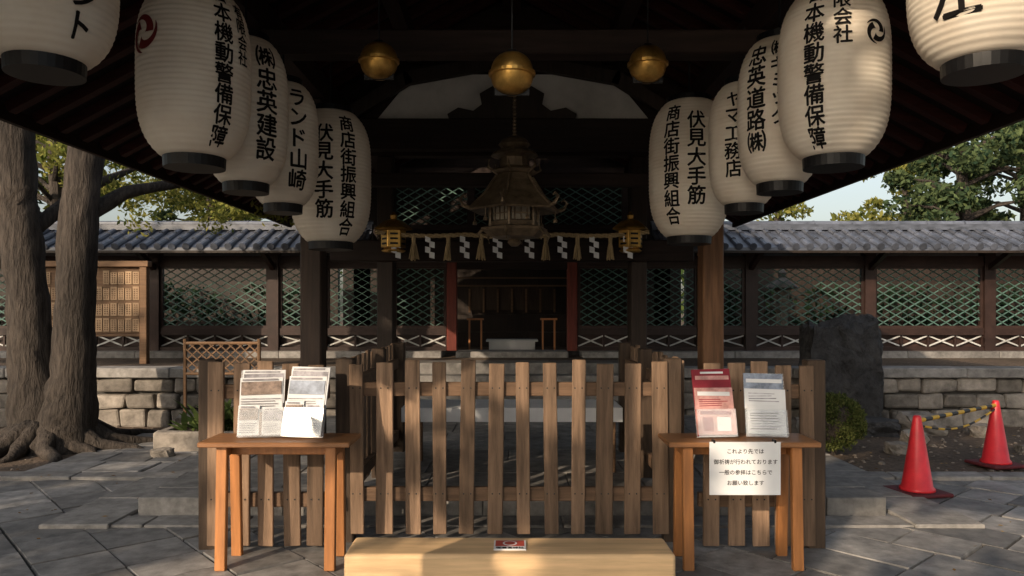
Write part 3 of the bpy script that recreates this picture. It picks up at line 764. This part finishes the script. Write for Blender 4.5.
def bgtree(name,X,Y,zt,zb,rad,mat,nc,leaf,lpc,zbase=.7,cr=.6):
    r=root(name,(X,Y,zbase)); b=B(); H=zt-zbase
    limb(b,[(X,Y,zbase-.1,.24),(X+.1,Y,zbase+H*.4,.17),(X-.1,Y,zbase+H*.7,.1),(X,Y,zt-.4,.03)],8)
    cl=[]
    for k in range(nc):
        t=random.uniform(0,1); z=zb+(zt-zb)*t; rr=rad*(1-.55*t)*math.sqrt(random.random()); a=random.uniform(0,6.28)
        c=(X+rr*math.cos(a),Y+rr*math.sin(a),z,cr*random.uniform(.6,1.1)); cl.append(c)
        if k%2==0: limb(b,[(X,Y,max(zbase+.5,z-.5),.07),((X+c[0])/2,(Y+c[1])/2,z-.1,.045),(c[0],c[1],z,.015)],5,4)
    b.done('trunk_and_limbs',m_bark,r); foliage('needles_and_leaves',cl,lpc,leaf,mat,r,.55)
bgtree('pine_tree',12.0,20,8.6,3.0,2.4,m_leaf_p,58,.10,190)
bgtree('pine_tree',15.0,22,9.5,2.8,2.8,m_leaf_p,62,.11,180)
bgtree('pine_tree',9.6,27,6.0,2.6,1.6,m_leaf_y,26,.11,130)
bgtree('maple_tree',13.2,25,7.5,3.2,2.6,m_leaf_y,44,.12,130)
bgtree('pine_tree',18.5,21,9.5,2.6,2.6,m_leaf_g,44,.14,130)
bgtree('maple_tree',-11.0,18,8.5,2.6,2.6,m_leaf_y,50,.10,150)
bgtree('maple_tree',-8.0,20,6.8,2.8,1.7,m_leaf_y,34,.10,140)
bgtree('pine_tree',-14.5,21,9.5,2.6,2.6,m_leaf_g,44,.13,130)
bgtree('pine_tree',-9.6,25,8.0,2.8,2.4,m_leaf_p,46,.13,130)
cl=[(x+random.uniform(-1,1),48+random.uniform(-3,3),1.5+random.uniform(0,3.6),1.5) for x in np.arange(-60,61,1.5)]
foliage('distant_treeline',cl,90,.36,m_leaf_g)
# unseen trees added behind the viewer to dapple the sunlight
bgtree('unseen_dapple_tree',-4.8,-5.0,7.4,2.6,2.5,m_leaf_g,34,.18,60,0,.65)
bgtree('unseen_dapple_tree',-9.6,-4.2,7.4,1.4,3.2,m_leaf_g,74,.18,70,0,.75)
bgtree('unseen_dapple_tree',-.8,-7.8,7.6,2.8,2.2,m_leaf_g,24,.18,60,0,.65)
bgtree('unseen_dapple_tree',-14.0,1.0,7.6,1.4,3.2,m_leaf_g,70,.18,70,0,.75)
# ---------------------------------------------------------------- light
w=bpy.data.worlds.new('World'); S.world=w; w.use_nodes=True; nt=w.node_tree
sky=nt.nodes.new('ShaderNodeTexSky'); sky.sky_type='NISHITA'; sky.sun_disc=False
d=Vector((.56,.80,-.38)).normalized(); s=-d
sky.sun_elevation=math.asin(s.z); sky.sun_rotation=math.atan2(s.x,s.y); sky.dust_density=4.0; sky.air_density=1.2
hs=nt.nodes.new('ShaderNodeHueSaturation'); hs.inputs['Saturation'].default_value=.6; hs.inputs['Value'].default_value=1.45
nt.links.new(sky.outputs[0],hs.inputs['Color']); nt.links.new(hs.outputs[0],nt.nodes['Background'].inputs[0]); nt.nodes['Background'].inputs[1].default_value=.14
sun=bpy.data.lights.new('sun','SUN'); sun.energy=4.8; sun.angle=math.radians(.5); sun.color=(1,.80,.58)
so=bpy.data.objects.new('sun',sun); COL.objects.link(so); so.rotation_euler=d.to_track_quat('-Z','Y').to_euler()
cam=bpy.data.cameras.new('camera'); cam.sensor_width=36; cam.lens=36*750/1024; cam.shift_y=22/1024; cam.clip_end=2000; cam.clip_start=.05
co=bpy.data.objects.new('camera',cam); COL.objects.link(co); co.location=(0,0,1.45); co.rotation_euler=(math.radians(90),0,0)
S.camera=co
S.view_settings.view_transform='Standard'; S.view_settings.look='None'; S.view_settings.exposure=0
